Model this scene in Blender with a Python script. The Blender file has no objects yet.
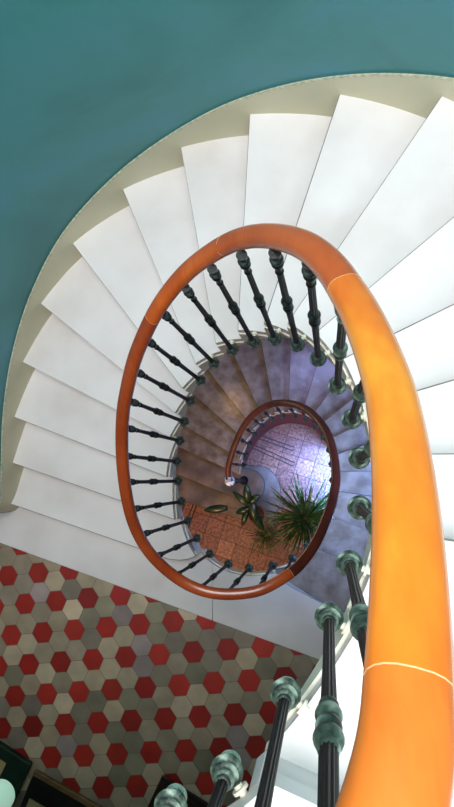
import bpy, bmesh, math, random
from mathutils import Vector, Matrix
random.seed(7)
C = bpy.context.scene.collection
PI = math.pi
RISE = .17
GROUND = -3.23

# ------------------------------------------------------------------ materials
def new_mat(name, rough=.6, metal=0.0, spec=.5):
    m = bpy.data.materials.new(name); m.use_nodes = True
    b = m.node_tree.nodes['Principled BSDF']
    b.inputs['Roughness'].default_value = rough
    b.inputs['Metallic'].default_value = metal
    b.inputs['Specular IOR Level'].default_value = spec
    return m, m.node_tree, b
def srgb(r, g, b):
    f = lambda c: (c/255/12.92) if c/255 <= .04045 else ((c/255+.055)/1.055)**2.4
    return (f(r), f(g), f(b), 1)
def noise_mat(name, stops, scale=4, rough=.6, metal=0, detail=6, stretch=(1, 1, 1), bump=0, bscale=40, spec=.5, lo=.3, hi=.7, dist=0, rot=(0, 0, 0)):
    m, nt, b = new_mat(name, rough, metal, spec)
    tc = nt.nodes.new('ShaderNodeTexCoord'); mp = nt.nodes.new('ShaderNodeMapping')
    mp.inputs['Scale'].default_value = stretch; mp.inputs['Rotation'].default_value = rot
    n = nt.nodes.new('ShaderNodeTexNoise'); n.inputs['Scale'].default_value = scale; n.inputs['Detail'].default_value = detail
    n.inputs['Distortion'].default_value = dist
    r = nt.nodes.new('ShaderNodeValToRGB')
    el = r.color_ramp.elements
    while len(el) < len(stops): el.new(.5)
    for i, s in enumerate(stops):
        el[i].position = lo+(hi-lo)*i/max(1, len(stops)-1); el[i].color = srgb(*s)
    nt.links.new(tc.outputs['Object'], mp.inputs[0]); nt.links.new(mp.outputs[0], n.inputs['Vector'])
    nt.links.new(n.outputs['Fac'], r.inputs[0]); nt.links.new(r.outputs[0], b.inputs['Base Color'])
    if bump:
        n2 = nt.nodes.new('ShaderNodeTexNoise'); n2.inputs['Scale'].default_value = bscale; n2.inputs['Detail'].default_value = 4
        bp = nt.nodes.new('ShaderNodeBump'); bp.inputs['Strength'].default_value = bump; bp.inputs['Distance'].default_value = .004
        nt.links.new(mp.outputs[0], n2.inputs['Vector']); nt.links.new(n2.outputs['Fac'], bp.inputs['Height']); nt.links.new(bp.outputs[0], b.inputs['Normal'])
    return m
M = {}
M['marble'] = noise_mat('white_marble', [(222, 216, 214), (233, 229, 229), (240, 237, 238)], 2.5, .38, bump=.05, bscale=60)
M['marble_low'] = noise_mat('dimmed_marble', [(112, 96, 84), (138, 124, 112), (160, 148, 138)], 9, .22, bump=.5, bscale=22)  # same marble as the upper flight, the dimness below put into its colour
M['arris'] = noise_mat('shadow_line_marble_edge', [(128, 120, 112), (165, 158, 150)], 14, .7)  # nosing shadow line put into the colour of the bevelled edge
M['arris_low'] = noise_mat('shadow_line_stone_edge', [(58, 54, 54), (86, 80, 78)], 14, .8)  # darker painted shadow line for edges of lower and curtail treads
M['old_stone'] = noise_mat('old_stone', [(86, 70, 60), (112, 94, 82), (140, 122, 108)], 5, .5, bump=.3)
M['cream'] = noise_mat('cream_string', [(240, 234, 214), (248, 244, 228)], 3, .45)
M['skirt'] = noise_mat('skirt_plaster', [(206, 200, 172), (220, 214, 188)], 2.2, .75)
M['bead'] = noise_mat('bead_trim', [(150, 160, 140), (214, 210, 182)], 60, .6, detail=2)
M['teal'] = noise_mat('teal_wall', [(58, 124, 128), (68, 138, 142), (74, 142, 164)], 1.1, .45, detail=8, stretch=(1, 1, 1.5), bump=.15, bscale=25, lo=.35, hi=.68, dist=.6)
M['redwall'] = noise_mat('dark_red_wall', [(105, 40, 30), (135, 52, 40)], 3, .6)
M['plaster'] = noise_mat('room_plaster', [(186, 180, 168), (200, 195, 184)], 2, .8)
M['terracotta'] = None
M['iron'] = noise_mat('dark_iron', [(10, 13, 13), (17, 22, 21), (40, 52, 47)], 30, .5, .0, spec=.3, lo=.35, hi=.75, stretch=(1, 1, .15))
M['verdigris'] = noise_mat('verdigris_bronze', [(30, 40, 36), (84, 104, 92), (166, 184, 168)], 34, .45, .15, lo=.38, hi=.66, bump=.3, bscale=120)
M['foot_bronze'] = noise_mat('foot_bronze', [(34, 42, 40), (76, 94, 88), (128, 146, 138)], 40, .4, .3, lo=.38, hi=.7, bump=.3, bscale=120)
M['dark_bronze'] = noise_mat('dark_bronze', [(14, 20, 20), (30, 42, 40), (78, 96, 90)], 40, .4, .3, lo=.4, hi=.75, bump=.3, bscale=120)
M['darkwood'] = noise_mat('dark_wood', [(30, 17, 13), (52, 32, 24)], 4, .4, stretch=(1, 8, 8))
M['oak'] = noise_mat('threshold_wood', [(110, 84, 52), (140, 108, 70)], 5, .5, stretch=(1, 8, 1))
M['black'] = noise_mat('black_stone', [(16, 18, 18), (26, 29, 29)], 30, .35)
M['green'] = noise_mat('dark_green_paint', [(10, 38, 26), (18, 56, 38)], 5, .45)
M['straw'] = noise_mat('straw_panel', [(190, 172, 118), (205, 188, 135)], 12, .7)
M['soil'] = noise_mat('soil', [(40, 28, 20), (70, 50, 36)], 30, .95)
M['pot'] = noise_mat('clay_pot', [(120, 66, 42), (146, 84, 56)], 8, .7)
M['grout'] = noise_mat('grout', [(96, 88, 80), (120, 112, 100)], 10, .9)
M['grout_dark'] = noise_mat('grout_dark', [(52, 40, 38), (66, 50, 46)], 10, .9)
M['joint'] = noise_mat('joint_filler', [(226, 176, 120), (240, 200, 150)], 20, .6)
M['stone_joint'] = noise_mat('stone_joint', [(130, 122, 116), (150, 142, 134)], 20, .9)
M['yucca'] = noise_mat('yucca_leaf', [(20, 42, 20), (52, 82, 36), (128, 146, 84)], 22, .35)
M['broadleaf'] = noise_mat('broad_leaf', [(14, 34, 18), (30, 58, 30)], 6, .3)
M['stem'] = noise_mat('plant_stem', [(80, 66, 40), (100, 86, 54)], 12, .7)
M['brass'] = noise_mat('lamp_metal', [(120, 116, 104), (170, 166, 150)], 8, .3, .9)

def wood_mat(name, a, b_, c, k=1.0):
    m, nt, b = new_mat(name, .27, 0, .6)
    tc = nt.nodes.new('ShaderNodeTexCoord')
    n = nt.nodes.new('ShaderNodeTexNoise'); n.inputs['Scale'].default_value = 2.6; n.inputs['Detail'].default_value = 6; n.inputs['Distortion'].default_value = .5
    mp = nt.nodes.new('ShaderNodeMapping'); mp.inputs['Scale'].default_value = (2.4, 1.0, 1.0)
    n2 = nt.nodes.new('ShaderNodeTexNoise'); n2.inputs['Scale'].default_value = 26; n2.inputs['Detail'].default_value = 3
    mp2 = nt.nodes.new('ShaderNodeMapping'); mp2.inputs['Scale'].default_value = (3, .5, 1)
    add = nt.nodes.new('ShaderNodeMath'); add.operation = 'MULTIPLY_ADD'; add.inputs[1].default_value = .25
    r = nt.nodes.new('ShaderNodeValToRGB'); el = r.color_ramp.elements; el.new(.5)
    for e, (p, q) in zip(el, ((.4, a), (.65, b_), (.9, c))): e.position = p; e.color = srgb(*q)
    L = nt.links.new
    L(tc.outputs['Object'], mp.inputs[0]); L(tc.outputs['Object'], mp2.inputs[0]); L(mp.outputs[0], n.inputs['Vector']); L(mp2.outputs[0], n2.inputs['Vector'])
    L(n2.outputs['Fac'], add.inputs[0]); L(n.outputs['Fac'], add.inputs[2]); L(add.outputs[0], r.inputs[0]); L(r.outputs[0], b.inputs['Base Color'])
    b.inputs['Coat Weight'].default_value = .35; b.inputs['Coat Roughness'].default_value = .25
    return m
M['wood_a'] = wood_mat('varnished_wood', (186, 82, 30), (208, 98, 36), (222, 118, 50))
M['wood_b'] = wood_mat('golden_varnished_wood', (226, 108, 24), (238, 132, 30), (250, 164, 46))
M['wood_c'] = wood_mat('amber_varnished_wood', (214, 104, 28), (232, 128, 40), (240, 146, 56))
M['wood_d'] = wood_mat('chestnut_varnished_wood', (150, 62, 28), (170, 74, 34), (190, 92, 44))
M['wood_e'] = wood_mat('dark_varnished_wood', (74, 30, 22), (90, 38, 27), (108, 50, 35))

def attr_mat(name, rough, nscale, namt, bump=0):
    m, nt, b = new_mat(name, rough)
    a = nt.nodes.new('ShaderNodeAttribute'); a.attribute_name = 'tile_colour'
    tc = nt.nodes.new('ShaderNodeTexCoord')
    n = nt.nodes.new('ShaderNodeTexNoise'); n.inputs['Scale'].default_value = nscale; n.inputs['Detail'].default_value = 6
    mr = nt.nodes.new('ShaderNodeMapRange'); mr.inputs[1].default_value = .3; mr.inputs[2].default_value = .7
    mr.inputs[3].default_value = 1-namt; mr.inputs[4].default_value = 1+namt
    mx = nt.nodes.new('ShaderNodeVectorMath'); mx.operation = 'SCALE'
    L = nt.links.new
    L(tc.outputs['Object'], n.inputs['Vector']); L(n.outputs['Fac'], mr.inputs[0]); L(a.outputs['Color'], mx.inputs[0]); L(mr.outputs[0], mx.inputs['Scale']); L(mx.outputs[0], b.inputs['Base Color'])
    if bump:
        bp = nt.nodes.new('ShaderNodeBump'); bp.inputs['Strength'].default_value = bump; bp.inputs['Distance'].default_value = .01
        L(n.outputs['Fac'], bp.inputs['Height']); L(bp.outputs[0], b.inputs['Normal'])
    return m
M['hex'] = attr_mat('cement_hexagon_tiles', .5, 7, .16)
M['terracotta'] = attr_mat('mottled_terracotta', .45, 34, .6, .4)

def glass_mat(name, col, rough=.05):
    m, nt, b = new_mat(name, rough)
    b.inputs['Base Color'].default_value = srgb(*col); b.inputs['Transmission Weight'].default_value = .35; b.inputs['IOR'].default_value = 1.5
    return m
M['glass'] = glass_mat('cut_glass', (245, 245, 250), .02)
m_, nt_, b_ = new_mat('painted_glass_glints', .08)  # glints and dark refractions of the glass ball painted as cells
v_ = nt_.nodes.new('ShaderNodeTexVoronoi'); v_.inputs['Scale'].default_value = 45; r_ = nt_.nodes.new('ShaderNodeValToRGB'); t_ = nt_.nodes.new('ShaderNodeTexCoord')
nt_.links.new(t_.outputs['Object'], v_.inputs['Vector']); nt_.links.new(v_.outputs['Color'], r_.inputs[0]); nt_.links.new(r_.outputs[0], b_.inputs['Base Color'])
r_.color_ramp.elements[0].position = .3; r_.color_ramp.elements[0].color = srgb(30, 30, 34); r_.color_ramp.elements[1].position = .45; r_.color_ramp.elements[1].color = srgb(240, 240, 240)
M['glass_glints'] = m_
M['lampglass'] = new_mat('pale_green_glass', .2)[0]
_b = M['lampglass'].node_tree.nodes['Principled BSDF']
_b.inputs['Base Color'].default_value = srgb(190, 225, 205)
_b.inputs['Emission Color'].default_value = srgb(190, 240, 215); _b.inputs['Emission Strength'].default_value = .5

# ------------------------------------------------------------------ object helpers
def link(name, bm, mat, parent=None, smooth=False, bevel=0, seg=2):
    me = bpy.data.meshes.new(name); bmesh.ops.recalc_face_normals(bm, faces=bm.faces); bm.to_mesh(me); bm.free()
    o = bpy.data.objects.new(name, me); C.objects.link(o)
    if mat: me.materials.append(mat)
    if smooth:
        for p in me.polygons: p.use_smooth = True
        try: me.set_sharp_from_angle(angle=math.radians(40))
        except Exception: pass
    if bevel:
        b = o.modifiers.new('bevel', 'BEVEL'); b.width = bevel; b.segments = seg; b.limit_method = 'ANGLE'; b.angle_limit = math.radians(50)
    if parent: o.parent = parent
    return o
def tag(o, label=None, cat=None, group=None, kind=None):
    if label: o['label'] = label
    if cat: o['category'] = cat
    if group: o['group'] = group
    if kind: o['kind'] = kind
    return o
def empty(name, loc=(0, 0, 0), rz=0):
    o = bpy.data.objects.new(name, None); C.objects.link(o); o.location = loc; o.rotation_euler = (0, 0, rz); o.empty_display_size = .05
    return o
def prism(bm, poly, z0, z1):
    # drop repeats
    p = []
    for q in poly:
        if not p or (Vector(q[:2])-Vector(p[-1][:2])).length > 1e-4: p.append(q)
    if (Vector(p[0][:2])-Vector(p[-1][:2])).length < 1e-4: p.pop()
    a = [bm.verts.new((q[0], q[1], z0)) for q in p]; b = [bm.verts.new((q[0], q[1], z1)) for q in p]
    bm.faces.new(a[::-1]); bm.faces.new(b)
    n = len(p)
    for i in range(n): bm.faces.new((a[i], a[(i+1) % n], b[(i+1) % n], b[i]))
def box(bm, c, s, rz=0):
    m = Matrix.Translation(c) @ Matrix.Rotation(rz, 4, 'Z') @ Matrix.Diagonal((s[0], s[1], s[2], 1))
    bmesh.ops.create_cube(bm, size=1, matrix=m)
def lathe(bm, prof, seg=24, cx=0, cy=0, flute=0, fn=12):
    rings = []
    for (r, z) in prof:
        ring = []
        for i in range(seg):
            a = 2*PI*i/seg
            rr = r*(1-(flute if i % 2 else 0))
            ring.append(bm.verts.new((cx+rr*math.cos(a), cy+rr*math.sin(a), z)))
        rings.append(ring)
    for A, B in zip(rings, rings[1:]):
        for i in range(seg): bm.faces.new((A[i], A[(i+1) % seg], B[(i+1) % seg], B[i]))
    bm.faces.new(rings[0][::-1]); bm.faces.new(rings[-1])
def tube(bm, pts, rad, seg=8):
    rings = []
    n = len(pts)
    for i, p in enumerate(pts):
        t = (Vector(pts[min(i+1, n-1)])-Vector(pts[max(i-1, 0)])).normalized()
        u = t.cross(Vector((0, 0, 1)));
        if u.length < 1e-3: u = Vector((1, 0, 0))
        u.normalize(); v = u.cross(t).normalized()
        r = rad(i/(n-1)) if callable(rad) else rad
        rings.append([bm.verts.new(Vector(p)+u*r*math.cos(2*PI*k/seg)+v*r*math.sin(2*PI*k/seg)) for k in range(seg)])
    for A, B in zip(rings, rings[1:]):
        for k in range(seg): bm.faces.new((A[k], A[(k+1) % seg], B[(k+1) % seg], B[k]))
    bm.faces.new(rings[0][::-1]); bm.faces.new(rings[-1])

# ------------------------------------------------------------------ curves
def crom(pts, per=14):
    out = []
    n = len(pts)
    P = [Vector(p) for p in pts]
    for i in range(n-1):
        p0 = P[max(i-1, 0)]; p1 = P[i]; p2 = P[i+1]; p3 = P[min(i+2, n-1)]
        for k in range(per):
            t = k/per
            out.append(.5*((2*p1)+(p2-p0)*t+(2*p0-5*p1+4*p2-p3)*t*t+(3*p1-p0-3*p2+p3)*t**3))
    out.append(P[-1].copy())
    return out
def smooth(pts, it):
    for _ in range(it):
        pts = [pts[0]]+[(pts[i-1]+2*pts[i]+pts[i+1])/4 for i in range(1, len(pts)-1)]+[pts[-1]]
    return pts
# line of the baluster feet, coming down from the upper landing: x, y, height of foot
UP = [(-.60, -.66, 3.06), (-.42, -.62, 3.06), (-.33, -.575, 3.06), (-.274, -.545, 3.06), (-.185, -.502, 3.02), (-.088, -.395, 2.94), (-.006, -.275, 2.85), (.038, -.185, 2.75),
      (.069, -.07, 2.63), (.078, .052, 2.48), (.066, .168, 2.34), (.03, .29, 2.19), (-.03, .41, 2.04), (-.11, .50, 1.87), (-.21, .565, 1.70), (-.32, .595, 1.53),
      (-.44, .60, 1.36), (-.56, .57, 1.20), (-.66, .51, 1.05), (-.75, .42, .90), (-.82, .32, .75), (-.88, .22, .61), (-.925, .10, .50), (-.94, -.02, .41), (-.94, -.15, .32),
      (-.925, -.28, .20), (-.885, -.40, .10), (-.81, -.51, .03), (-.69, -.58, -.01), (-.55, -.605, -.02), (-.39, -.585, -.03), (-.26, -.54, -.06)]
LO = [(-.169, -.475, -.12), (-.085, -.36, -.26), (-.012, -.22, -.42), (.018, -.08, -.58), (.022, .10, -.82), (-.008, .27, -1.05), (-.095, .43, -1.30), (-.218, .555, -1.53),
      (-.365, .605, -1.73), (-.53, .61, -1.93), (-.68, .55, -2.13), (-.80, .45, -2.32), (-.90, .31, -2.52), (-.965, .14, -2.69), (-.985, .02, -2.80)]
NU = len(UP)
def offset(path, d):
    out = []
    n = len(path)
    for i, p in enumerate(path):
        t = path[min(i+2, n-1)]-path[max(i-2, 0)]; t.z = 0; t.normalize()
        # paths run anticlockwise downwards, the well is on the left hand, outward is to the right
        nrm = Vector((t.y, -t.x, 0))
        out.append(p+nrm*d)
    return out
FOOT = crom(UP+LO)
def par(i): return i*14     # sample index of control point i
FS = smooth(FOOT, 12)
INN = offset(FS, .047)      # inner ends of the treads
STR = offset(FS, .040)      # face of the string
INN_U = INN[:par(NU-1)+1]; INN_L = INN[par(NU-4):]
OUTER_PTS = [(-2.32, -.27), (-2.2, -.16), (-2.13, .05), (-2.03, .37), (-1.89, .71), (-1.69, 1.04), (-1.42, 1.33), (-1.07, 1.54), (-.7, 1.65), (-.33, 1.68), (.07, 1.62), (.46, 1.45), (.8, 1.17),
             (1.03, .82), (1.16, .42), (1.2, 0), (1.2, -.5), (1.2, -1.0), (1.2, -1.6), (1.2, -2.75)]
OUT = [Vector((p[0], p[1], 0)) for p in crom([(x, y, 0) for x, y in OUTER_PTS], 12)]
def isect(poly, a, b, lo=-50, hi=50):
    """index (float) and point where polyline crosses the infinite line a-b, on the side of b beyond a if asked"""
    a = Vector(a[:2]); b = Vector(b[:2]); d = (b-a).normalized(); n = Vector((-d.y, d.x))
    best = None
    for i in range(len(poly)-1):
        p = Vector(poly[i][:2]); q = Vector(poly[i+1][:2])
        sp = (p-a).dot(n); sq = (q-a).dot(n)
        if sp*sq <= 0 and abs(sp-sq) > 1e-9:
            t = sp/(sp-sq); x = p+(q-p)*t; s = (x-a).dot(d)
            if lo < s < hi and (best is None or abs(s-(0)) < best[0]): best = (abs(s), i+t, x)
    return (best[1], best[2]) if best else None
def sample(poly, f):
    f = max(0, min(len(poly)-1.0001, f)); i = int(f); return poly[i].lerp(poly[i+1], f-i)
def seg_pts(poly, f0, f1, step=3):
    """points of polyline from float index f0 to f1"""
    pts = [sample(poly, f0)]
    if f1 > f0:
        i = int(f0)+1
        while i < f1: pts.append(poly[i]); i += step
    else:
        i = int(math.ceil(f0))-1
        while i > f1: pts.append(poly[i]); i -= step
    pts.append(sample(poly, f1)); return pts

# nosing lines: (point by the well, point further out)
EU = {1: ((-.95, -.552), (-2.204, -.181)), 2: ((-.99, -.26), (-2.11, .10)), 3: ((-1.0, .01), (-2.01, .39)), 4: ((-.93, .24), (-1.88, .72)), 5: ((-.86, .37), (-1.69, 1.04)),
      6: ((-.77, .48), (-1.42, 1.33)), 7: ((-.66, .58), (-1.06, 1.53)), 8: ((-.52, .63), (-.7, 1.64)), 9: ((-.39, .64), (-.33, 1.68)), 10: ((-.26, .62), (.07, 1.60)),
      11: ((-.15, .58), (.44, 1.43)), 12: ((-.04, .50), (.44, .89)), 13: ((.04, .37), (.21, .45)), 14: ((.09, .20), (.34, .27)), 15: ((.1, .06), (.3, .06)),
      16: ((.1, -.11), (.26, -.132)), 17: ((.03, -.29), (.219, -.346)), 18: ((-.085, -.500), (-.029, -.520))}
EL = [((-.31, -.70), (-.08, -.81)), ((-.08, -.49), (.03, -.53)), ((.02, -.29), (.26, -.37)), ((.08, -.1), (.28, -.13)), ((.09, .05), (.29, .05)), ((.09, .2), (.26, .26)),
      ((.06, .35), (.26, .445)), ((-.02, .5), (.21, .68)), ((-.11, .61), (.02, .79)), ((-.22, .69), (-.16, .87)), ((-.38, .76), (-.36, 1.19)), ((-.56, .78), (-.63, 1.18)),
      ((-.72, .72), (-.88, 1.08)), ((-.87, .61), (-1.14, .97)), ((-1.0, .49), (-1.27, .73)), ((-1.16, .31), (-1.38, .44)), ((-1.2, .12), (-1.78, .38))]

# ------------------------------------------------------------------ steps
def edge_hits(inner, a, b):
    hi = isect(inner, a, b, -.45, .3); ho = isect(OUT, a, b, .2, 6)
    return hi, ho
def clipline(a, b, d):
    """shift the line a-b by d to its left"""
    a = Vector(a); b = Vector(b); t = (b-a).normalized(); n = Vector((-t.y, t.x))
    return a+n*d, b+n*d
def make_step(z, inner, e0, e1, label, mat, group, curl=None):
    """a marble step: the tread runs from nosing e0 to a little under nosing e1, uphill is clockwise"""
    # uphill: moving outwards along the nosing uphill is on the right hand
    i0, o0 = edge_hits(inner, *e0)
    e1s = clipline(e1[0], e1[1], -.035)
    i1, o1 = edge_hits(inner, *e1s)
    t = empty('stair_step', (i0[1].x, i0[1].y, z)); tag(t, label, 'step', group)
    poly = [Vector((i0[1].x, i0[1].y, 0))]
    if curl: poly = [Vector((x, y, 0)) for x, y in curl]
    poly += seg_pts(OUT, o0[0], o1[0])
    fend = i0[0]
    if curl:
        fend = min(range(int(i1[0]), int(i0[0])+12), key=lambda i: (Vector(inner[i][:2])-Vector(curl[0])).length)-.5; i0 = (fend+.5, Vector(curl[0]))
    poly += seg_pts(inner, i1[0], fend)
    bm = bmesh.new(); prism(bm, [(p.x, p.y) for p in poly], z-.042, z)
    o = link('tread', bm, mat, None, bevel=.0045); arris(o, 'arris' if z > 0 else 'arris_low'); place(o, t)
    # riser
    a, b = clipline(e0[0], e0[1], -.03); a2, b2 = clipline(e0[0], e0[1], -.05)
    ia, oa = edge_hits(inner, a, b); ib, ob = edge_hits(inner, a2, b2)
    bm = bmesh.new(); d = (Vector(e0[1])-Vector(e0[0])).normalized()*(.16 if curl else .01)
    prism(bm, [ia[1]+d, oa[1], ob[1], ib[1]+d], z-RISE, z-.042)
    if curl:
        c2 = [Vector(q) for q in curl]; cc = Vector((-.93, -.42)); c2 = [q+(cc-q).normalized()*.03 for q in c2]
        prism(bm, [c2[0]]+c2[1:]+[c2[-1]+Vector((.02, .06)), c2[0]+Vector((-.03, .05))], z-RISE, z-.042)
    o = link('riser', bm, mat); place(o, t)
    return t, (i0, o0)
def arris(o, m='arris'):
    o.data.materials.append(M[m]); o.modifiers['bevel'].material = 1; o.modifiers['bevel'].segments = 1; o.modifiers['bevel'].width = .0045  # bevel faces take the painted shadow line colour
def place(o, root):
    """keep world geometry while hanging it under a root that stands somewhere else"""
    o.parent = root
    o.matrix_parent_inverse = Matrix.Translation(root.location).inverted() if root.rotation_euler.z == 0 else root.matrix_basis.inverted()

ORD = ['first', 'second', 'third', 'fourth', 'fifth', 'sixth', 'seventh', 'eighth', 'ninth', 'tenth', 'eleventh', 'twelfth', 'thirteenth', 'fourteenth', 'fifteenth', 'sixteenth', 'seventeenth', 'eighteenth']
hitsU = {}; hitsL = {}
for k in range(1, 18):
    lab = f'white marble winder step, {ORD[k-1]} one up from the red hexagon floor'
    curl = None
    if k == 1:
        curl = [(-.868, -.500), (-.89, -.517), (-.93, -.532), (-.99, -.539), (-1.066, -.532), (-1.16, -.50)]
    t, h = make_step(RISE*k, INN_U, EU[k], EU[k+1], lab, M['marble'], 'steps of the upper flight', curl)
    hitsU[k] = h
hitsU[18] = edge_hits(INN_U, *EU[18])
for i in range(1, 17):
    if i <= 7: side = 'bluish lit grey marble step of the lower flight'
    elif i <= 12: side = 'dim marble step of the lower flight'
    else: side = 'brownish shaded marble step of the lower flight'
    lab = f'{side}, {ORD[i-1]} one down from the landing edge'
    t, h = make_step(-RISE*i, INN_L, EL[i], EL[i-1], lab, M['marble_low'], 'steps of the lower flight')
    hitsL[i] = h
hitsL[0] = edge_hits(INN_L, *EL[0])
# two curtail steps at the foot
def curtail(z, c, rx, ry, front_l, name_label, a0, a1, back, depth=.17):
    arc = [(c[0]+rx*math.cos(math.radians(a0+(a1-a0)*k/24)), c[1]+ry*math.sin(math.radians(a0+(a1-a0)*k/24))) for k in range(25)]
    poly = [front_l]+arc+back
    t = empty('curtail_step', (c[0], c[1], z)); tag(t, name_label, 'step', 'curtail steps')
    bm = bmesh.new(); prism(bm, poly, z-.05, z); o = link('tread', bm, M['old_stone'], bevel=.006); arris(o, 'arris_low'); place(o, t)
    q = [(c[0]+(rx-.025)*math.cos(math.radians(a0+(a1-a0)*k/24)), c[1]+(ry-.025)*math.sin(math.radians(a0+(a1-a0)*k/24))) for k in range(25)]
    bm = bmesh.new(); prism(bm, [(front_l[0]+.005, front_l[1]+.02)]+q+back, z-depth, z-.05); o = link('riser', bm, M['old_stone']); place(o, t)
curtail(-2.89, (-.93, -.09), .185, .19, (-2.12, .16), 'upper of the two taupe stone curtail steps with rounded end beside the newel', -108, 80, [(-1.02, .12), (-1.25, .2), (-2.03, .5)])
curtail(-3.06, (-.84, -.20), .27, .345, (-2.16, -.16), 'lowest wide taupe stone step with rounded end lying on the terracotta floor', -108, 80, [(-.95, .15), (-1.2, .25), (-2.05, .55)])

# ------------------------------------------------------------------ string and underside
def string_mesh(segments, path, th=.03, drop=None, line=()):
    """stepped top following the treads, smooth bottom. segments: (f0,f1,ztop) in index of path"""
    def bottom(f, zt):
        if drop: return zt-drop
        for (fa, za), (fb, zb) in zip(line, line[1:]):
            if fa <= f <= fb+1e-6: return za+(zb-za)*(f-fa)/(fb-fa)
        return zt-.15
    bm = bmesh.new()
    inn = path; outp = [p+(q-p).normalized()*th for p, q in zip(path, offset(path, th))]
    for f0, f1, zt in segments:
        if f1-f0 < .2: continue
        A = seg_pts(inn, f0, f1, 2); B = seg_pts(outp, f0, f1, 2)
        n = min(len(A), len(B))
        F = [f0+(f1-f0)*i/(n-1) for i in range(n)]
        va = [(bm.verts.new((p.x, p.y, zt)), bm.verts.new((p.x, p.y, bottom(f, zt)))) for p, f in zip(A, F)]
        vb = [(bm.verts.new((p.x, p.y, zt)), bm.verts.new((p.x, p.y, bottom(f, zt)))) for p, f in zip(B, F)]
        for i in range(n-1):
            bm.faces.new((va[i][0], va[i+1][0], va[i+1][1], va[i][1]))
            bm.faces.new((vb[i][0], vb[i][1], vb[i+1][1], vb[i+1][0]))
            bm.faces.new((va[i][0], vb[i][0], vb[i+1][0], va[i+1][0]))
            bm.faces.new((va[i][1], va[i+1][1], vb[i+1][1], vb[i][1]))
        bm.faces.new((va[0][0], va[0][1], vb[0][1], vb[0][0])); bm.faces.new((va[-1][0], vb[-1][0], vb[-1][1], va[-1][1]))
    return bm
offL = par(NU-4)
segs = []
f18 = hitsU[18][0][0]
for k in range(17, 0, -1):
    segs.append((hitsU[k+1][0][0], hitsU[k][0][0], RISE*k-.042))
bmS = string_mesh(segs, STR, line=[(hitsU[k][0][0], RISE*(k-1)-.05) for k in range(18, 0, -1)])
o = link('stair_string', bmS, M['cream']); tag(o, 'cream painted curved string under the inner ends of the upper steps', 'stair string')
segs = [(hitsU[1][0][0], hitsL[0][0][0]+offL, -.045)]
o = link('landing_edge_band', string_mesh(segs, STR, drop=.11), M['cream']); tag(o, 'cream curved band under the well edge of the marble landing', 'edge band')
segs = []
for i in range(1, 17):
    segs.append((hitsL[i-1][0][0]+offL, hitsL[i][0][0]+offL, -RISE*i-.042))
o = link('stair_string', string_mesh(segs, STR, line=[(hitsL[i][0][0]+offL, -RISE*(i+1)-.072) for i in range(0, 17)]), M['cream']); tag(o, 'cream string under the inner ends of the dim lower steps', 'stair string')
# dark red apron wall below the lower string
bm = bmesh.new()
f0 = hitsL[6][0][0]+offL; f1 = hitsL[15][0][0]+offL
A = seg_pts(offset(FS, .046), f0, f1, 3); B = seg_pts(offset(FS, .066), f0, f1, 3)
va = [[bm.verts.new((p.x, p.y, p.z-.10)), bm.verts.new((p.x, p.y, GROUND))] for p in A]
vb = [[bm.verts.new((p.x, p.y, p.z-.10)), bm.verts.new((p.x, p.y, GROUND))] for p in B]
for i in range(min(len(A), len(B))-1):
    bm.faces.new((va[i][0], va[i+1][0], va[i+1][1], va[i][1])); bm.faces.new((vb[i][0], vb[i][1], vb[i+1][1], vb[i+1][0]))
    bm.faces.new((va[i][0], vb[i][0], vb[i+1][0], va[i+1][0]))
o = link('wall_understair', bm, M['redwall'], smooth=True); tag(o, kind='structure')
# underside (soffit)
def soffit(name, rows, drop0):
    bm = bmesh.new(); prev = None
    for (a, b, z) in rows:
        top = []; bot = []
        for k in range(7):
            q = a.lerp(b, .05+.95*k/6); top.append(bm.verts.new((q.x, q.y, z-drop0))); bot.append(bm.verts.new((q.x, q.y, z-drop0-.03)))
        if prev:
            for k in range(6):
                bm.faces.new((prev[0][k], prev[0][k+1], top[k+1], top[k])); bm.faces.new((prev[1][k], bot[k], bot[k+1], prev[1][k+1]))
            bm.faces.new((prev[0][0], top[0], bot[0], prev[1][0]))
        prev = (top, bot)
    o = link(name, bm, M['plaster'], smooth=True); tag(o, kind='structure')
rows = [(Vector(hitsU[k][0][1]), Vector(hitsU[k][1][1]), RISE*k) for k in range(1, 19)]
soffit('ceiling_under_upper_flight', rows, .215)
rows = [(Vector(hitsL[i][0][1]), Vector(hitsL[i][1][1]), -RISE*i) for i in range(0, 17)]
soffit('ceiling_under_lower_flight', rows, .215)

# ------------------------------------------------------------------ landing with hexagon floor
HL = (Vector((-2.364, -.468)), Vector((-.086, -1.17)))       # line between marble border and tiles
hd = (HL[1]-HL[0]).normalized()
def on_hl(x): return HL[0]+hd*((x-HL[0].x)/hd.x)
# marble border in two slabs with a joint
innerland = seg_pts(INN, hitsU[1][0][0], hitsL[0][0][0]+offL, 3)
e0i, e0o = hitsL[0]
e0a = Vector(EL[0][0])
jx = -.795
fJ = min(range(int(hitsU[1][0][0]), int(hitsL[0][0][0]+offL)), key=lambda i: abs(INN[i].x-jx) if INN[i].y < -.4 else 9)
g = .0015
wallL = Vector(OUT[0][:2])
left = [Vector((-3.0, on_hl(-3.0).y)), on_hl(jx-g)]+[Vector((jx-g, INN[fJ].y))]+[Vector(p[:2]) for p in seg_pts(INN, fJ, hitsU[1][0][0], 3)]
left += [Vector(hitsU[1][0][1])+Vector((-.03, .06)), Vector((-2.2, -.05)), Vector((-2.4, -.1)), Vector((-3.0, -.1))]
bm = bmesh.new(); prism(bm, left, -.045, 0); o = link('landing_slab', bm, M['marble'], bevel=.004)
tag(o, 'large white marble landing slab left of the fine joint below the oval handrail', 'landing slab')
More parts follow.
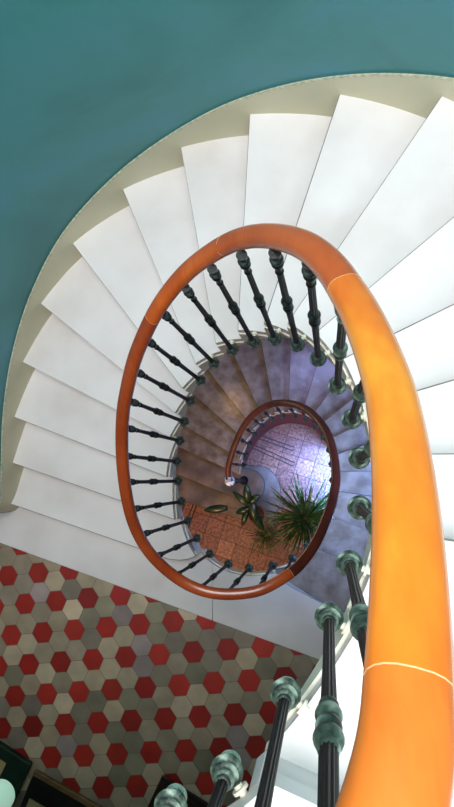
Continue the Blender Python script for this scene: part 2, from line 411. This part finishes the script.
# right slab ends at nosing of the lower flight
wr = Vector(hitsL[0][1][1])
hx = on_hl(1.2)
right = [Vector((jx+g, on_hl(jx+g).y)), on_hl(-.086), on_hl(.3), Vector((wr.x, wr.y-.12)), wr, Vector((-.08, -.81)), Vector((-.27, -.718)), Vector((-.33, -.675)), Vector((-.372, -.63))]
fE = min(range(fJ, fJ+130), key=lambda i: (Vector(INN[i][:2])-Vector((-.40, -.63))).length)
right += [Vector(p[:2]) for p in seg_pts(INN, fE, fJ, 3)]
bm = bmesh.new(); prism(bm, right, -.045, 0); o = link('landing_slab', bm, M['marble'], bevel=.004)
tag(o, 'white marble landing slab right of the fine joint, beside the bluish lower steps', 'landing slab')
bm = bmesh.new(); prism(bm, [on_hl(-2.9), on_hl(.3), on_hl(.3)+Vector((0, .02)), on_hl(-2.9)+Vector((0, .02))], -.2, -.045)
# structural slab below everything
slab = [Vector((-3.4, -.12)), Vector((-3.4, -2.9)), Vector((1.3, -2.9)), Vector((1.3, wr.y)), Vector((-.08, -.81)) + Vector((0, -.03)), Vector((-.33, -.69)), Vector((-.385, -.65))]
slab += [Vector(p[:2]) for p in seg_pts(offset(FS, .06), fE, hitsU[1][0][0], 3)]+[Vector((-1.1, -.42)), Vector((-2.3, -.12))]
bm.free(); bm = bmesh.new(); prism(bm, slab, -.2, -.047); o = link('floor_landing_base', bm, M['cream']); tag(o, kind='structure')
# hexagon tiles
TILE_PAL = [(204, 184, 156), (180, 162, 136), (158, 144, 124), (146, 134, 118), (166, 152, 128), (158, 142, 138), (186, 170, 144), (142, 134, 112)]
def hex_floor():
    bm = bmesh.new(); lay = bm.loops.layers.float_color.new('tile_colour')
    a = Vector((.2355, .0275)); th = math.atan2(a.y, a.x); s3 = a.length           # spacing of the red tiles
    pitch = s3/math.sqrt(3); r = pitch/math.sqrt(3)
    u = Vector((math.cos(th+PI/6), math.sin(th+PI/6)))*pitch; v = Vector((math.cos(th+PI/2), math.sin(th+PI/2)))*pitch
    org = Vector((-2.01, -1.078))
    for i in range(-22, 40):
        for j in range(-40, 40):
            c = org+u*i+v*j
            if not (-3.3 < c.x < 1.25 and -2.8 < c.y < -.2): continue
            # keep only those crossing the tiled area
            red = (i-j) % 3 == 0
            if (c-HL[0]).dot(Vector((-hd.y, hd.x))) > r: continue
            if red: base = random.choice([(168, 38, 28), (158, 32, 26), (178, 46, 34)])
            else: base = random.choice(TILE_PAL)
            k = random.uniform(.9, 1.08)
            col = srgb(*[min(255, q*k) for q in base])
            rr = r-.0016
            vs = [bm.verts.new((c.x+rr*math.cos(th+PI/3*q), c.y+rr*math.sin(th+PI/3*q), 0.0)) for q in range(6)]
            f = bm.faces.new(vs)
            for l in f.loops: l[lay] = col
    n = Vector((-hd.y, hd.x, 0))
    geom = bm.verts[:]+bm.edges[:]+bm.faces[:]
    bmesh.ops.bisect_plane(bm, geom=geom, plane_co=(HL[0].x, HL[0].y, 0), plane_no=n, clear_outer=True)
    return bm
o = link('floor_landing', hex_floor(), M['hex']); tag(o, kind='structure')
bm = bmesh.new(); prism(bm, [on_hl(-3.0), Vector((-3.3, on_hl(-3).y)), Vector((-3.3, -2.8)), Vector((1.25, -2.8)), Vector((1.2, on_hl(1.2).y)), on_hl(.3)], -.046, -.0015)
o = link('floor_landing_grout', bm, M['grout']); tag(o, kind='structure')

# upper landing
fl = [Vector(p[:2]) for p in seg_pts(INN, f18, 0, 3)]
poly = [Vector(hitsU[18][1][1]), Vector((1.2, -2.8)), Vector((-3.2, -2.8)), Vector((-3.2, -.85)), Vector((-.9, -.74))]+fl[::-1]
bm = bmesh.new(); prism(bm, poly, 3.015, 3.06); o = link('upper_landing_slab', bm, M['marble'], bevel=.006)
tag(o, 'white marble edge of the upper landing at the bottom of the photo, behind the nearest balusters', 'landing slab')
bm = bmesh.new(); q = [Vector((p.x, p.y)) for p in poly]; c = Vector((-1, -1.8)); prism(bm, [p+(c-p).normalized()*.22 for p in q], 2.84, 3.014)
o = link('ceiling_lower_landing', bm, M['plaster']); tag(o, kind='structure')
a, b = clipline(*EU[18], -.03); a2, b2 = clipline(*EU[18], -.05)
bm = bmesh.new(); prism(bm, [edge_hits(INN_U, a, b)[0][1], edge_hits(INN_U, a, b)[1][1], edge_hits(INN_U, a2, b2)[1][1], edge_hits(INN_U, a2, b2)[0][1]], 2.89, 3.014)
o = link('trim_1', bm, M['marble']); tag(o, kind='structure')

# ------------------------------------------------------------------ walls
def ribbon_wall(name, pts, z0, z1, mat, th=.12, label=None):
    bm = bmesh.new()
    P = [Vector((p[0], p[1], 0)) for p in pts]; n = len(P)
    rows = []
    for i, p in enumerate(P):
        t = P[min(i+1, n-1)]-P[max(i-1, 0)]; t.normalize(); nr = Vector((-t.y, t.x, 0))   # path is clockwise: left is outside
        q = p+nr*th
        rows.append([bm.verts.new((p.x, p.y, z0)), bm.verts.new((p.x, p.y, z1)), bm.verts.new((q.x, q.y, z1)), bm.verts.new((q.x, q.y, z0))])
    for A, B in zip(rows, rows[1:]):
        for k in range(4): bm.faces.new((A[k], A[(k+1) % 4], B[(k+1) % 4], B[k]))
    bm.faces.new(rows[0]); bm.faces.new(rows[-1][::-1])
    o = link(name, bm, mat, smooth=True); tag(o, kind='structure'); return o
TOP = 6.4
ribbon_wall('wall_curved', [(-2.34, -.18)]+[(p.x, p.y) for p in OUT[4:]], GROUND, TOP, M['teal'])
ribbon_wall('wall_left', [(-3.3, -2.85), (-3.3, -.18)], GROUND, TOP, M['plaster'])
ribbon_wall('wall_back', [(-3.3, -.18), (-2.36, -.18)], GROUND, TOP, M['teal'], th=.1)
ribbon_wall('wall_front', [(1.2, -2.8), (-3.3, -2.8)], GROUND, TOP, M['plaster'])

# raking skirt on the curved wall, with corded bead on top
ks = []
for k in range(1, 18): ks.append((hitsU[k][1][0], RISE*k))
def z_at(f):
    if f <= ks[0][0]: return ks[0][1]+(f-ks[0][0])*(.17/12)
    for (a, za), (b, zb) in zip(ks, ks[1:]):
        if f <= b: return za+(zb-za)*(f-a)/(b-a)
    return ks[-1][1]
f_start = 6.0
idx = [f_start]+[i for i in range(7, int(ks[-1][0]))]
zs = [max(.17, z_at(f)) + .125 - .03*max(0, min(1, (z_at(f)-1.45)/.4)) for f in idx]
for _ in range(12): zs = [zs[0]]+[(zs[i-1]+2*zs[i]+zs[i+1])/4 for i in range(1, len(zs)-1)]+[zs[-1]]
bm = bmesh.new(); rows = []; beadp = []
for f, z in zip(idx, zs):
    p = sample(OUT, f); p2 = sample(OUT, f+.5); p0 = sample(OUT, f-.5); t = (p2-p0).normalized(); nr = Vector((t.y, -t.x, 0))
    a = p+nr*.012; zb = max(0, z-.42)
    rows.append([bm.verts.new((p.x, p.y, zb)), bm.verts.new((p.x, p.y, z)), bm.verts.new((a.x, a.y, z)), bm.verts.new((a.x, a.y, zb))])
    beadp.append(Vector((a.x, a.y, z))+nr*(-.003)+Vector((0, 0, .003)))
for A, B in zip(rows, rows[1:]):
    for k in range(4): bm.faces.new((A[k], A[(k+1) % 4], B[(k+1) % 4], B[k]))
bm.faces.new(rows[0]); bm.faces.new(rows[-1][::-1])
sk = link('baseboard_curved', bm, M['skirt'], smooth=True); tag(sk, kind='structure')
dense = []
for A, B in zip(beadp, beadp[1:]):
    m = max(2, int((B-A).length/.006))
    for k in range(m): dense.append(A.lerp(B, k/m))
bm = bmesh.new(); cnt = [0]
n = len(dense)
tube(bm, dense, lambda u: .0042+.0022*math.sin(u*n*1.25), 6)
o = link('corded_bead', bm, M['bead'], smooth=True); o.parent = sk
bm = bmesh.new(); box(bm, (-2.345, -.192, .055), (.10, .012, .11)); box(bm, (-2.35, -.197, .012), (.11, .02, .024)); o = link('end_block', bm, M['marble']); o.parent = sk

# ------------------------------------------------------------------ ground floor
def ground():
    bm = bmesh.new(); lay = bm.loops.layers.float_color.new('tile_colour')
    th = math.radians(-18); s = .205
    u = Vector((math.cos(th), math.sin(th))); v = Vector((-math.sin(th), math.cos(th)))
    org = Vector((-.3, .12))
    for i in range(-20, 14):
        for j in range(-20, 14):
            c = org+u*i*s+v*j*s
            if not (-3.5 < c.x < 1.5 and -3 < c.y < 2): continue
            base = random.choice([(150, 92, 70), (140, 84, 64), (160, 102, 80), (134, 80, 64)])
            col = srgb(*base); h = s/2-.003
            vs = [bm.verts.new((*(c+u*h*a+v*h*b), GROUND)) for a, b in ((-1, -1), (1, -1), (1, 1), (-1, 1))]
            f = bm.faces.new(vs)
            for l in f.loops: l[lay] = col
    return bm
o = link('floor', ground(), M['terracotta']); tag(o, kind='structure')
bm = bmesh.new(); box(bm, (-1, -.5, GROUND-.052), (5.2, 5, .1)); o = link('floor_bedding', bm, M['grout_dark']); tag(o, kind='structure')
# a pair of brass-edged door tracks crossing the tiles
def track(name, p, q):
    bm = bmesh.new(); p = Vector(p); q = Vector(q); dd = (q-p).normalized(); m = Vector((-dd.y, dd.x))
    for o_ in (-.022, .022): prism(bm, [p+m*(o_-.007), q+m*(o_-.007), q+m*(o_+.007), p+m*(o_+.007)], GROUND+.0005, GROUND+.004)
    o = link(name, bm, M['grout_dark']); tag(o, kind='structure')
track('trim_2', (-1.0, .555), (-.42, .345)); track('trim_3', (-1.0, .42), (-.42, .16))
track('trim_4', (-1.74, -.15), (-1.95, -.75)); track('trim_5', (-1.60, -.2), (-1.82, -.80))

# ------------------------------------------------------------------ handrail
RAILZ = .97
RAIL_PTS = [(-.60, -.69, 4.03), (-.33, -.60, 4.03), (-.20, -.50, 3.97), (-.10, -.395, 3.90), (-.03, -.285, 3.82), (.034, -.182, 3.725), (.047, -.137, 3.675), (.057, -.085, 3.617), (.066, -.02, 3.538), (.070, .039, 3.466), (.070, .116, 3.372),
            (.051, .233, 3.231), (.031, .30, 3.151), (.011, .361, 3.081), (-.036, .452, 2.963), (-.124, .551, 2.786), (-.234, .618, 2.612), (-.364, .636, 2.432), (-.457, .626, 2.309),
            (-.561, .586, 2.173), (-.645, .532, 2.051), (-.739, .453, 1.905), (-.815, .358, 1.761), (-.866, .289, 1.657), (-.915, .171, 1.53), (-.943, .041, 1.425), (-.955, -.10, 1.326),
            (-.951, -.245, 1.21), (-.907, -.384, 1.092), (-.814, -.498, 1.004), (-.706, -.567, .966), (-.571, -.598, .952), (-.402, -.585, .941), (-.305, -.548, .92), (-.219, -.497, .88),
            (-.16, -.452, .83), (-.065, -.329, .686), (.023, -.102, .428), (.04, .049, .232), (.008, .270, -.057), (-.082, .433, -.302), (-.216, .558, -.559), (-.417, .618, -.823),
            (-.582, .587, -1.028), (-.734, .50, -1.247), (-.871, .331, -1.508), (-.984, .106, -1.753), (-.987, .018, -1.83)]
RAIL = smooth(crom(RAIL_PTS, 8), 14)
def rail_section(pts, ws=1.0):
    prof = []
    for k in range(20):
        a = 2*PI*k/20; ca, sa = math.cos(a), math.sin(a)
        x = .029*math.copysign(abs(ca)**.8, ca); y = .024*math.copysign(abs(sa)**.85, sa)
        prof.append((x, y))
    bm = bmesh.new(); rings = []; n = len(pts)
    for i, p in enumerate(pts):
        t = (pts[min(i+1, n-1)]-pts[max(i-1, 0)]); th = Vector((t.x, t.y, 0)).normalized(); side = Vector((th.y, -th.x, 0)); up = side.cross(t.normalized()); up = up if up.z > 0 else -up
        rings.append([bm.verts.new(p+side*x*ws+up*y*ws) for x, y in prof])
    for A, B in zip(rings, rings[1:]):
        for k in range(20): bm.faces.new((A[k], A[(k+1) % 20], B[(k+1) % 20], B[k]))
    bm.faces.new(rings[0][::-1]); bm.faces.new(rings[-1])
    return bm
rail = empty('handrail', (RAIL[72].x, RAIL[72].y, 0)); tag(rail, 'orange varnished wooden handrail spiralling down around the oval stairwell', 'handrail')
last = len(RAIL)-1
def near(k, xy):     # index of the rail point nearest to a plan point, around control point k
    return min(range(max(0, (k-4)*8), min(last, (k+4)*8)), key=lambda i: (Vector(RAIL[i][:2])-Vector(xy)).length)
cuts = [0, near(6, (.047, -.137)), near(12, (.032, .30)), near(16, (-.262, .625)), near(19, (-.60, .565)), near(25, (-.948, .0)), near(28, (-.87, -.44)), near(34, (-.21, -.49)), near(38, (.04, .1)), near(43, (-.53, .60)), last]
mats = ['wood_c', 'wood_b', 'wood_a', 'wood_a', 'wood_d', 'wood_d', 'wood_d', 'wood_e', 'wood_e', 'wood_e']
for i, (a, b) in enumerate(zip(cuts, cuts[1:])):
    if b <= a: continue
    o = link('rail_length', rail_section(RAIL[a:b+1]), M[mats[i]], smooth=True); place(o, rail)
    if i in (1, 2, 3, 4, 7):
        bm = rail_section([RAIL[a]-(RAIL[a+1]-RAIL[a]).normalized()*.0006, RAIL[a]+(RAIL[a+1]-RAIL[a]).normalized()*.0007], 1.004)
        o = link('glue_joint', bm, M['joint'], smooth=True); place(o, rail)
bm = bmesh.new(); rings = []
for i, p in enumerate(RAIL):
    t = RAIL[min(i+1, last)]-RAIL[max(i-1, 0)]; t.z = 0; t.normalize(); s = Vector((t.y, -t.x, 0)); z0 = -.024
    rings.append([bm.verts.new(p+s*x+Vector((0, 0, z))) for x, z in ((-.019, z0+.004), (-.019, z0-.006), (.019, z0-.006), (.019, z0+.004))])
for A, B in zip(rings, rings[1:]):
    for k in range(4): bm.faces.new((A[k], A[(k+1) % 4], B[(k+1) % 4], B[k]))
o = link('iron_core_rail', bm, M['iron']); place(o, rail); o['label'] = 'dark iron strip under the wooden handrail'

# ------------------------------------------------------------------ balusters
HB = RAILZ-.032
def ring_prof(items):      # (radius, z0, z1) stacked bulges
    prof = []
    for r, rc, z0, z1 in items:
        for k in range(7):
            a = PI*k/6; prof.append((rc+(r-rc)*math.sin(a)**.8 if 0 < k < 6 else rc, z0+(z1-z0)*k/6))
    return prof
def make_baluster(knop, foot):
    t = empty('baluster')
    bm = bmesh.new(); lathe(bm, [(.0105, .03), (.0096, .30), (.0104, .48)], 24, flute=.16); o = link('lower_shaft', bm, M['iron'], t)
    bm = bmesh.new(); lathe(bm, [(.0104, .58), (.0092, .72), (.0084, .88)], 24, flute=.16); o = link('upper_shaft', bm, M['iron'], t)
    bm = bmesh.new(); lathe(bm, ring_prof([(.0130, .009, .462, .482), (.0165, .0095, .484, .515), (.0155, .0090, .519, .547), (.0172, .0095, .550, .578), (.0125, .009, .580, .594)]), 20)
    link('middle_knop', bm, knop, t, smooth=True)
    bm = bmesh.new(); lathe(bm, [(.006, -.052)]+ring_prof([(.02, .006, -.052, -.030), (.0225, .012, -.028, -.014), (.0290, .016, -.012, .003), (.0235, .013, .006, .017), (.0185, .010, .020, .030), (.0145, .0105, .033, .042)]), 24)
    link('foot_boss', bm, foot, t, smooth=True)
    bm = bmesh.new(); lathe(bm, ring_prof([(.0115, .008, .81, .824), (.0155, .010, .862, .884), (.0170, .011, .888, .912)])+[(.012, .916), (.0145, HB), (.015, HB+.004)], 20)
    link('capital', bm, knop, t, smooth=True)
    bm = bmesh.new(); tube(bm, [(.006, 0, -.008), (.03, 0, -.01), (.05, 0, -.01)], .008, 10); bmesh.ops.create_cone(bm, cap_ends=True, segments=16, radius1=.015, radius2=.015, depth=.006, matrix=Matrix.Translation((.037, 0, -.01)) @ Matrix.Rotation(PI/2, 4, 'Y'))
    link('wall_bracket', bm, M['cream'], t, smooth=True)
    return t
protos = {}
def put_baluster(p, nrm, label, group, name='baluster'):
    a = math.atan2(nrm.y, nrm.x)
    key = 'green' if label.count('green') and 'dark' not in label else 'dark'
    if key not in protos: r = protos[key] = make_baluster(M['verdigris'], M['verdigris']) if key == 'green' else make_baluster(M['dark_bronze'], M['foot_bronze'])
    else:
        proto = protos[key]
        r = proto.copy(); C.objects.link(r)
        for ch in list(proto.children):
            c = ch.copy(); C.objects.link(c); c.parent = r
    r.location = p; r.rotation_euler = (0, 0, a); r['label'] = label; r['category'] = 'baluster'; r['group'] = group
def norm_at(i):
    t = FS[min(i+3, len(FS)-1)]-FS[max(i-3, 0)]; return Vector((t.y, -t.x, 0)).normalized()
UPL = {3: 'bronze green iron baluster at the bottom edge of the photo, leftmost of the near ones',
       4: 'green baluster near the bottom, second from left of the near ones',
       5: 'tall green baluster whose foot overlaps the hexagon floor beside the cream step',
       6: 'large green baluster with its knop full in view left of the golden handrail',
       7: 'green baluster over the bluish steps, its knop touching the golden handrail',
       8: 'half hidden green baluster foot at the golden handrail, lower of two',
       9: 'half hidden green baluster foot at the golden handrail, upper of two',
       10: 'short looking green baluster on the right with its knop cut by the orange handrail',
       11: 'upright green baluster with vertical shaft at the inner right side of the orange handrail',
       12: 'dark green baluster at one o clock of the oval, its shaft almost upright',
       13: 'dark green baluster just right of twelve o clock of the oval handrail',
       14: 'dark green baluster at twelve o clock under the top of the oval handrail',
       15: 'dark baluster just left of twelve o clock of the oval handrail',
       16: 'dark slanting baluster at half past eleven of the oval handrail',
       17: 'dark slanting baluster at eleven o clock beside the joint in the orange handrail',
       18: 'dark slanting baluster at half past ten of the oval handrail',
       19: 'dark slanting baluster at ten o clock of the oval handrail',
       20: 'black baluster between ten and half past nine of the oval handrail',
       21: 'black baluster nearly level in the photo at half past nine of the oval handrail',
       22: 'black baluster lying level in the photo at nine o clock of the oval handrail',
       23: 'black baluster just below the level one at nine o clock',
       24: 'black baluster between nine and half past eight of the oval handrail',
       25: 'black baluster at half past eight of the oval, above the curled bottom step',
       26: 'black baluster at eight o clock of the oval, crossing the curled step end',
       27: 'black baluster at half past seven of the oval, first one on the landing edge',
       28: 'black baluster on the landing edge just left of the slab joint',
       29: 'black baluster on the landing edge just right of the slab joint',
       30: 'black baluster at six o clock of the oval in front of the terracotta floor',
       31: 'black baluster at half past five of the oval, last before the lower flight'}
for i in range(3, NU):
    s = par(i); put_baluster(FS[s], norm_at(s), UPL[i], 'iron balusters of the upper turn')
# lower turn, evenly spaced
acc = 0; k = 0; lowpts = []
for s in range(par(NU-1)+1, len(FS)-4):
    acc += math.hypot(FS[s].x-FS[s-1].x, FS[s].y-FS[s-1].y)
    if acc >= .118: acc = 0; lowpts.append(s)
def lowlab(p):
    a = math.atan2(p.y, p.x+.43)
    clock = (3-a/(PI/6)) % 12
    return clock
for j, s in enumerate(lowpts):
    c = lowlab(FS[s]); h = int(c) or 12; m = int((c % 1)*6)*10
    word = ['one', 'two', 'three', 'four', 'five', 'six', 'seven', 'eight', 'nine', 'ten', 'eleven', 'twelve'][h-1]
    tm = {0: f'{word} o clock', 10: f'ten past {word}', 20: f'twenty past {word}', 30: f'half past {word}', 40: f'twenty to {["one","two","three","four","five","six","seven","eight","nine","ten","eleven","twelve"][h % 12]}', 50: f'ten to {["one","two","three","four","five","six","seven","eight","nine","ten","eleven","twelve"][h % 12]}'}[m]
    put_baluster(FS[s], norm_at(s), f'small dark baluster of the lower turn, {tm} of its dark rail', 'iron balusters of the lower turn')

# newel with cut glass ball
NX, NY = -.985, -.03
t = empty('newel_post', (NX, NY, -2.89)); tag(t, 'dark iron newel post topped by a glass ball with painted black and white glints', 'newel post')
bm = bmesh.new(); lathe(bm, [(.05, 0), (.05, .02), (.034, .04), (.028, .1), (.034, .16), (.022, .2), (.02, .6), (.032, .63), (.024, .68), (.02, .9), (.034, .94), (.03, .985)], 24); link('post', bm, M['iron'], t, smooth=True)
bm = bmesh.new(); bmesh.ops.create_icosphere(bm, subdivisions=2, radius=.055, matrix=Matrix.Translation((0, 0, 1.035))); link('faceted_ball', bm, M['glass_glints'], t)
bm = bmesh.new(); lathe(bm, [(.014, .985), (.022, .99), (.022, 1.0), (.016, 1.008)], 20); link('ball_collar', bm, M['brass'], t, smooth=True)

# ------------------------------------------------------------------ plants
def leaf_blade(bm, base, az, el, L, w, bend, seg=6, fold=.25):
    prev = None; p = Vector(base); e = el
    hd_ = Vector((math.cos(az), math.sin(az), 0)); side = Vector((-math.sin(az), math.cos(az), 0))
    for k in range(seg+1):
        u = k/seg; ww = w*(math.sin(PI*min(1, .12+u*.88))**.7)*(1 if u < .98 else .05)
        up = Vector((0, 0, 1))*ww*fold
        row = [bm.verts.new(p-side*ww+up), bm.verts.new(p), bm.verts.new(p+side*ww+up)]
        if prev:
            bm.faces.new((prev[0], prev[1], row[1], row[0])); bm.faces.new((prev[1], prev[2], row[2], row[1]))
        prev = row
        d = hd_*math.cos(e)+Vector((0, 0, math.sin(e))); p = p+d*(L/seg); e -= bend/seg
t = empty('yucca_plant', (-.265, -.43, GROUND)); tag(t, 'spiky green potted yucca with narrow radiating leaves on the terracotta floor', 'plant')
bm = bmesh.new(); lathe(bm, [(.13, 0), (.17, .28), (.185, .30), (.185, .33), (.165, .33), (.16, .29)], 32); link('pot', bm, M['pot'], t, smooth=True)
bm = bmesh.new(); lathe(bm, [(.16, .28), (.158, .30)], 24); link('soil', bm, M['soil'], t)
bm = bmesh.new(); tube(bm, [(0, 0, .29), (.01, 0, .5), (0, .01, .74)], .028, 10); link('trunk', bm, M['stem'], t, smooth=True)
bm = bmesh.new()
for k in range(150):
    az = k*2.39996+random.uniform(-.25, .25); el = math.radians(78-74*(k/150)**.8+random.uniform(-9, 9))
    leaf_blade(bm, (.015*math.cos(az), .015*math.sin(az), .76-.14*k/150), az, el, random.uniform(.34, .56), .0085, random.uniform(.05, .7), 6)
o = link('foliage', bm, M['yucca'], t); sm = o.modifiers.new('thick', 'SOLIDIFY'); sm.thickness = .0015
t = empty('broad_leaf_plant', (-.84, -.42, -3.06)); tag(t, 'potted plant with a few large dark glossy leaves standing beside the glass newel ball', 'plant')
bm = bmesh.new(); lathe(bm, [(.07, 0), (.095, .15), (.105, .16), (.105, .18), (.09, .18), (.088, .155)], 28); link('pot', bm, M['pot'], t, smooth=True)
bm = bmesh.new(); lathe(bm, [(.088, .15), (.087, .165)], 24); link('soil', bm, M['soil'], t)
bm = bmesh.new(); tube(bm, [(0, 0, .15), (0, .07, .4), (-.02, .14, .72)], .008, 8); link('stem', bm, M['stem'], t, smooth=True)
def bigleaf(x, y, z, az, L, w, el=.15, bend=.7):
    bm = bmesh.new(); leaf_blade(bm, (x-.02, y+(.19 if L != .28 else .29)*z, z), az, el, L, w, bend, 10, .12)
    o = link('leaf', bm, M['broadleaf'], t, smooth=True); sm = o.modifiers.new('thick', 'SOLIDIFY'); sm.thickness = .0015
R_ = math.radians
for (x, y, z, az, L, w, el, bend) in [(0, .02, .72, R_(95), .22, .045, .6, .8), (0.02, .10, .66, R_(-80), .30, .045, .3, .8), (.01, -.02, .6, R_(-62), .30, .045, .25, 1.0),
                            (0, 0, .62, R_(140), .26, .035, .4, .9), (0, 0, .5, R_(200), .20, .04, .3, 1.0), (.0, .02, .7, R_(35), .16, .04, .5, .8), (-.04, .0, .45, R_(-110), .22, .035, .3, .9)]:
    bigleaf(x, y, z, az, L, w, el, bend)
bm = bmesh.new(); tube(bm, [(0, .07, .4), (-.14, .08, .5), (-.28, .09, .52)], .004, 6); link('leaf_stalk', bm, M['stem'], t)
bigleaf(-.26, -.06, .52, R_(186), .28, .045, .1, .3)
t = empty('grass_plant', (-.76, -.68, GROUND)); tag(t, 'small grassy plant with thin arching blades between the yucca and the broad leaf plant', 'plant')
bm = bmesh.new(); lathe(bm, [(.05, 0), (.065, .11), (.07, .12), (.06, .12), (.058, .105)], 24); link('pot', bm, M['pot'], t, smooth=True)
bm = bmesh.new()
for k in range(34):
    az = k*2.39996; leaf_blade(bm, (.01*math.cos(az), .01*math.sin(az), .1), az, R_(random.uniform(25, 75)), random.uniform(.2, .36), .005, random.uniform(.6, 1.4), 6)
o = link('foliage', bm, M['yucca'], t); sm = o.modifiers.new('thick', 'SOLIDIFY'); sm.thickness = .001

# ------------------------------------------------------------------ things on the landing floor, lower left
# wooden threshold and black entrance stone
A = Vector((-2.02, -1.97)); B = Vector((-1.0, -2.39)); d = (B-A).normalized(); nn = Vector((d.y, -d.x))
bm = bmesh.new(); prism(bm, [A, B, B+nn*.04, A+nn*.04], 0, .03); o = link('threshold', bm, M['oak'], bevel=.008)
tag(o, 'narrow golden brown wooden threshold strip between hexagon tiles and black mat', 'threshold')
bm = bmesh.new(); prism(bm, [A+nn*.045, B+nn*.045, B+nn*.4, A+nn*.4], .0, .012); o = link('door_mat', bm, M['black'], bevel=.003)
tag(o, 'black speckled door mat behind the wooden threshold strip at lower left', 'mat')
c = Vector((-2.053, -2.159))
bm = bmesh.new(); prism(bm, [c, c+d*.22, c+d*.22+nn*.14, c+nn*.14], .012, .02); o = link('paper_sheet', bm, M['straw']); tag(o, 'straw coloured card lying on the black door mat', 'card')
# low green plinth
t = empty('green_plinth', (-2.50, -1.93, 0)); tag(t, 'low dark green painted plinth in the lower left corner beside the black mat', 'plinth')
GA = math.radians(-26)
def gbox(name, cx, cy, z0, z1, sx, sy, mat, bev=.006):
    bm = bmesh.new(); box(bm, (cx, cy, (z0+z1)/2), (sx, sy, z1-z0)); o = link(name, bm, mat, bevel=bev); o.parent = t; return o
t.rotation_euler = (0, 0, GA)
gbox('body', 0, 0, 0, .045, .82, .40, M['green']); gbox('top', 0, 0, .045, .06, .84, .42, M['green'])
o = gbox('inset_panel', .19, .06, .06, .064, .14, .14, M['straw'], .001)
# pendant lamp with pale green glass shade
LZ = .95
t = empty('pendant_lamp', (-1.775, -1.69, LZ)); tag(t, 'pendant lamp with a pale green glass shade in the lower left corner', 'lamp')
bm = bmesh.new(); lathe(bm, [(.078, -.06), (.082, -.04), (.075, 0), (.055, .04), (.03, .06)], 28); link('lamp_shade', bm, M['lampglass'], t, smooth=True)
bm = bmesh.new(); lathe(bm, [(.03, .06), (.03, .085), (.016, .095), (.016, .13), (.006, .14)], 20); link('lamp_cap', bm, M['brass'], t, smooth=True)
bm = bmesh.new(); lathe(bm, [(.003, .14), (.003, 2.84-LZ)], 8); link('cord', bm, M['black'], t)

# dark wooden floor hatch
CA = math.atan2(-2.07+1.93, -.827+1.12)
t = empty('floor_hatch', (-1.12, -1.93, 0)); t.rotation_euler = (0, 0, CA); tag(t, 'dark brown wooden floor hatch with raised frame, its corner between the near balusters', 'hatch')
gbox('panel', .40, -.32, 0, .028, .76, .60, M['darkwood'], .002)
bm = bmesh.new()
for (x, y, sx, sy) in ((.40, -.018, .80, .036), (.40, -.622, .80, .036), (.018, -.32, .036, .568), (.782, -.32, .036, .568)): box(bm, (x, y, .034), (sx, sy, .012))
o = link('frame', bm, M['darkwood'], bevel=.003); o.parent = t

# ------------------------------------------------------------------ ceiling with skylight
bm = bmesh.new()
for (x0, x1, y0, y1) in ((-3.5, -1.7, -3, 1.9), (.9, 1.5, -3, 1.9), (-1.7, .9, -3, -1.2), (-1.7, .9, 1.35, 1.9)):
    box(bm, ((x0+x1)/2, (y0+y1)/2, TOP+.06), (x1-x0, y1-y0, .12))
o = link('ceiling', bm, M['plaster']); tag(o, kind='structure')
w = bpy.data.worlds.new('sky'); bpy.context.scene.world = w; w.use_nodes = True
bg = w.node_tree.nodes['Background']; bg.inputs[0].default_value = (.75, .86, 1, 1); bg.inputs[1].default_value = 1.0

def area(name, loc, target, size, power, col, sy=None):
    l = bpy.data.lights.new(name, 'AREA'); l.energy = power; l.color = col; l.size = size
    if sy: l.shape = 'RECTANGLE'; l.size_y = sy
    o = bpy.data.objects.new(name, l); C.objects.link(o); o.location = loc
    o.rotation_euler = (Vector(target)-Vector(loc)).to_track_quat('-Z', 'Y').to_euler(); return o
area('skylight', (-.4, .1, 6.3), (-.4, .1, 0), 2.3, 185, (1, .975, .955))
area('window_daylight_right', (1.1, -1.3, 4.9), (-.6, .6, 2.6), 1.1, 40, (1, .98, .96), 1.4)
area('lower_window_daylight', (1.08, .12, .9), (.25, .08, -.8), .6, 27, (.26, .44, 1), 1.1).data.spread = math.radians(76)
area('stair_blue_fill', (-.1, 1.48, .75), (-.05, .75, -1.4), .9, 4.5, (.36, .40, 1), .4).data.spread = math.radians(95)  # added unseen fill, no window there; lights treads along their nosings
area('ground_window', (.42, .12, -1.75), (.08, .12, -3.2), .45, 60, (.16, .36, 1), .5).data.spread = math.radians(72)
l = bpy.data.lights.new('stair_warm_fill', 'POINT'); l.energy = 9; l.color = (1, .58, .30); l.shadow_soft_size = .12  # added unseen warm fill to brown the treads at lower left
o = bpy.data.objects.new('stair_warm_fill', l); C.objects.link(o); o.location = (-1.25, 1.0, -.7)
l = bpy.data.lights.new('hall_lamp', 'POINT'); l.energy = 45; l.color = (1, .62, .34); l.shadow_soft_size = .15
o = bpy.data.objects.new('hall_lamp', l); C.objects.link(o); o.location = (-1.5, -1.2, -1.2)

# ------------------------------------------------------------------ camera
cam = bpy.data.cameras.new('camera'); co = bpy.data.objects.new('camera', cam); C.objects.link(co)
cam.sensor_fit = 'VERTICAL'; cam.sensor_height = 36; cam.sensor_width = 36; cam.lens = 600/807*36; cam.clip_start = .02
Rm = Matrix(((.9859, .0206, .1662), (0, .9924, -.1230), (-.1675, .1212, .9784)))
co.matrix_world = Matrix.Translation((0, 0, 4.1)) @ Rm.to_4x4()
sc = bpy.context.scene; sc.camera = co
sc.view_settings.view_transform = 'Standard'; sc.view_settings.look = 'None'; sc.view_settings.gamma = 1; sc.view_settings.exposure = 0
sc.view_settings.use_curve_mapping = False
sc.cycles.use_denoising = True; sc.cycles.max_bounces = 8; sc.cycles.diffuse_bounces = 5
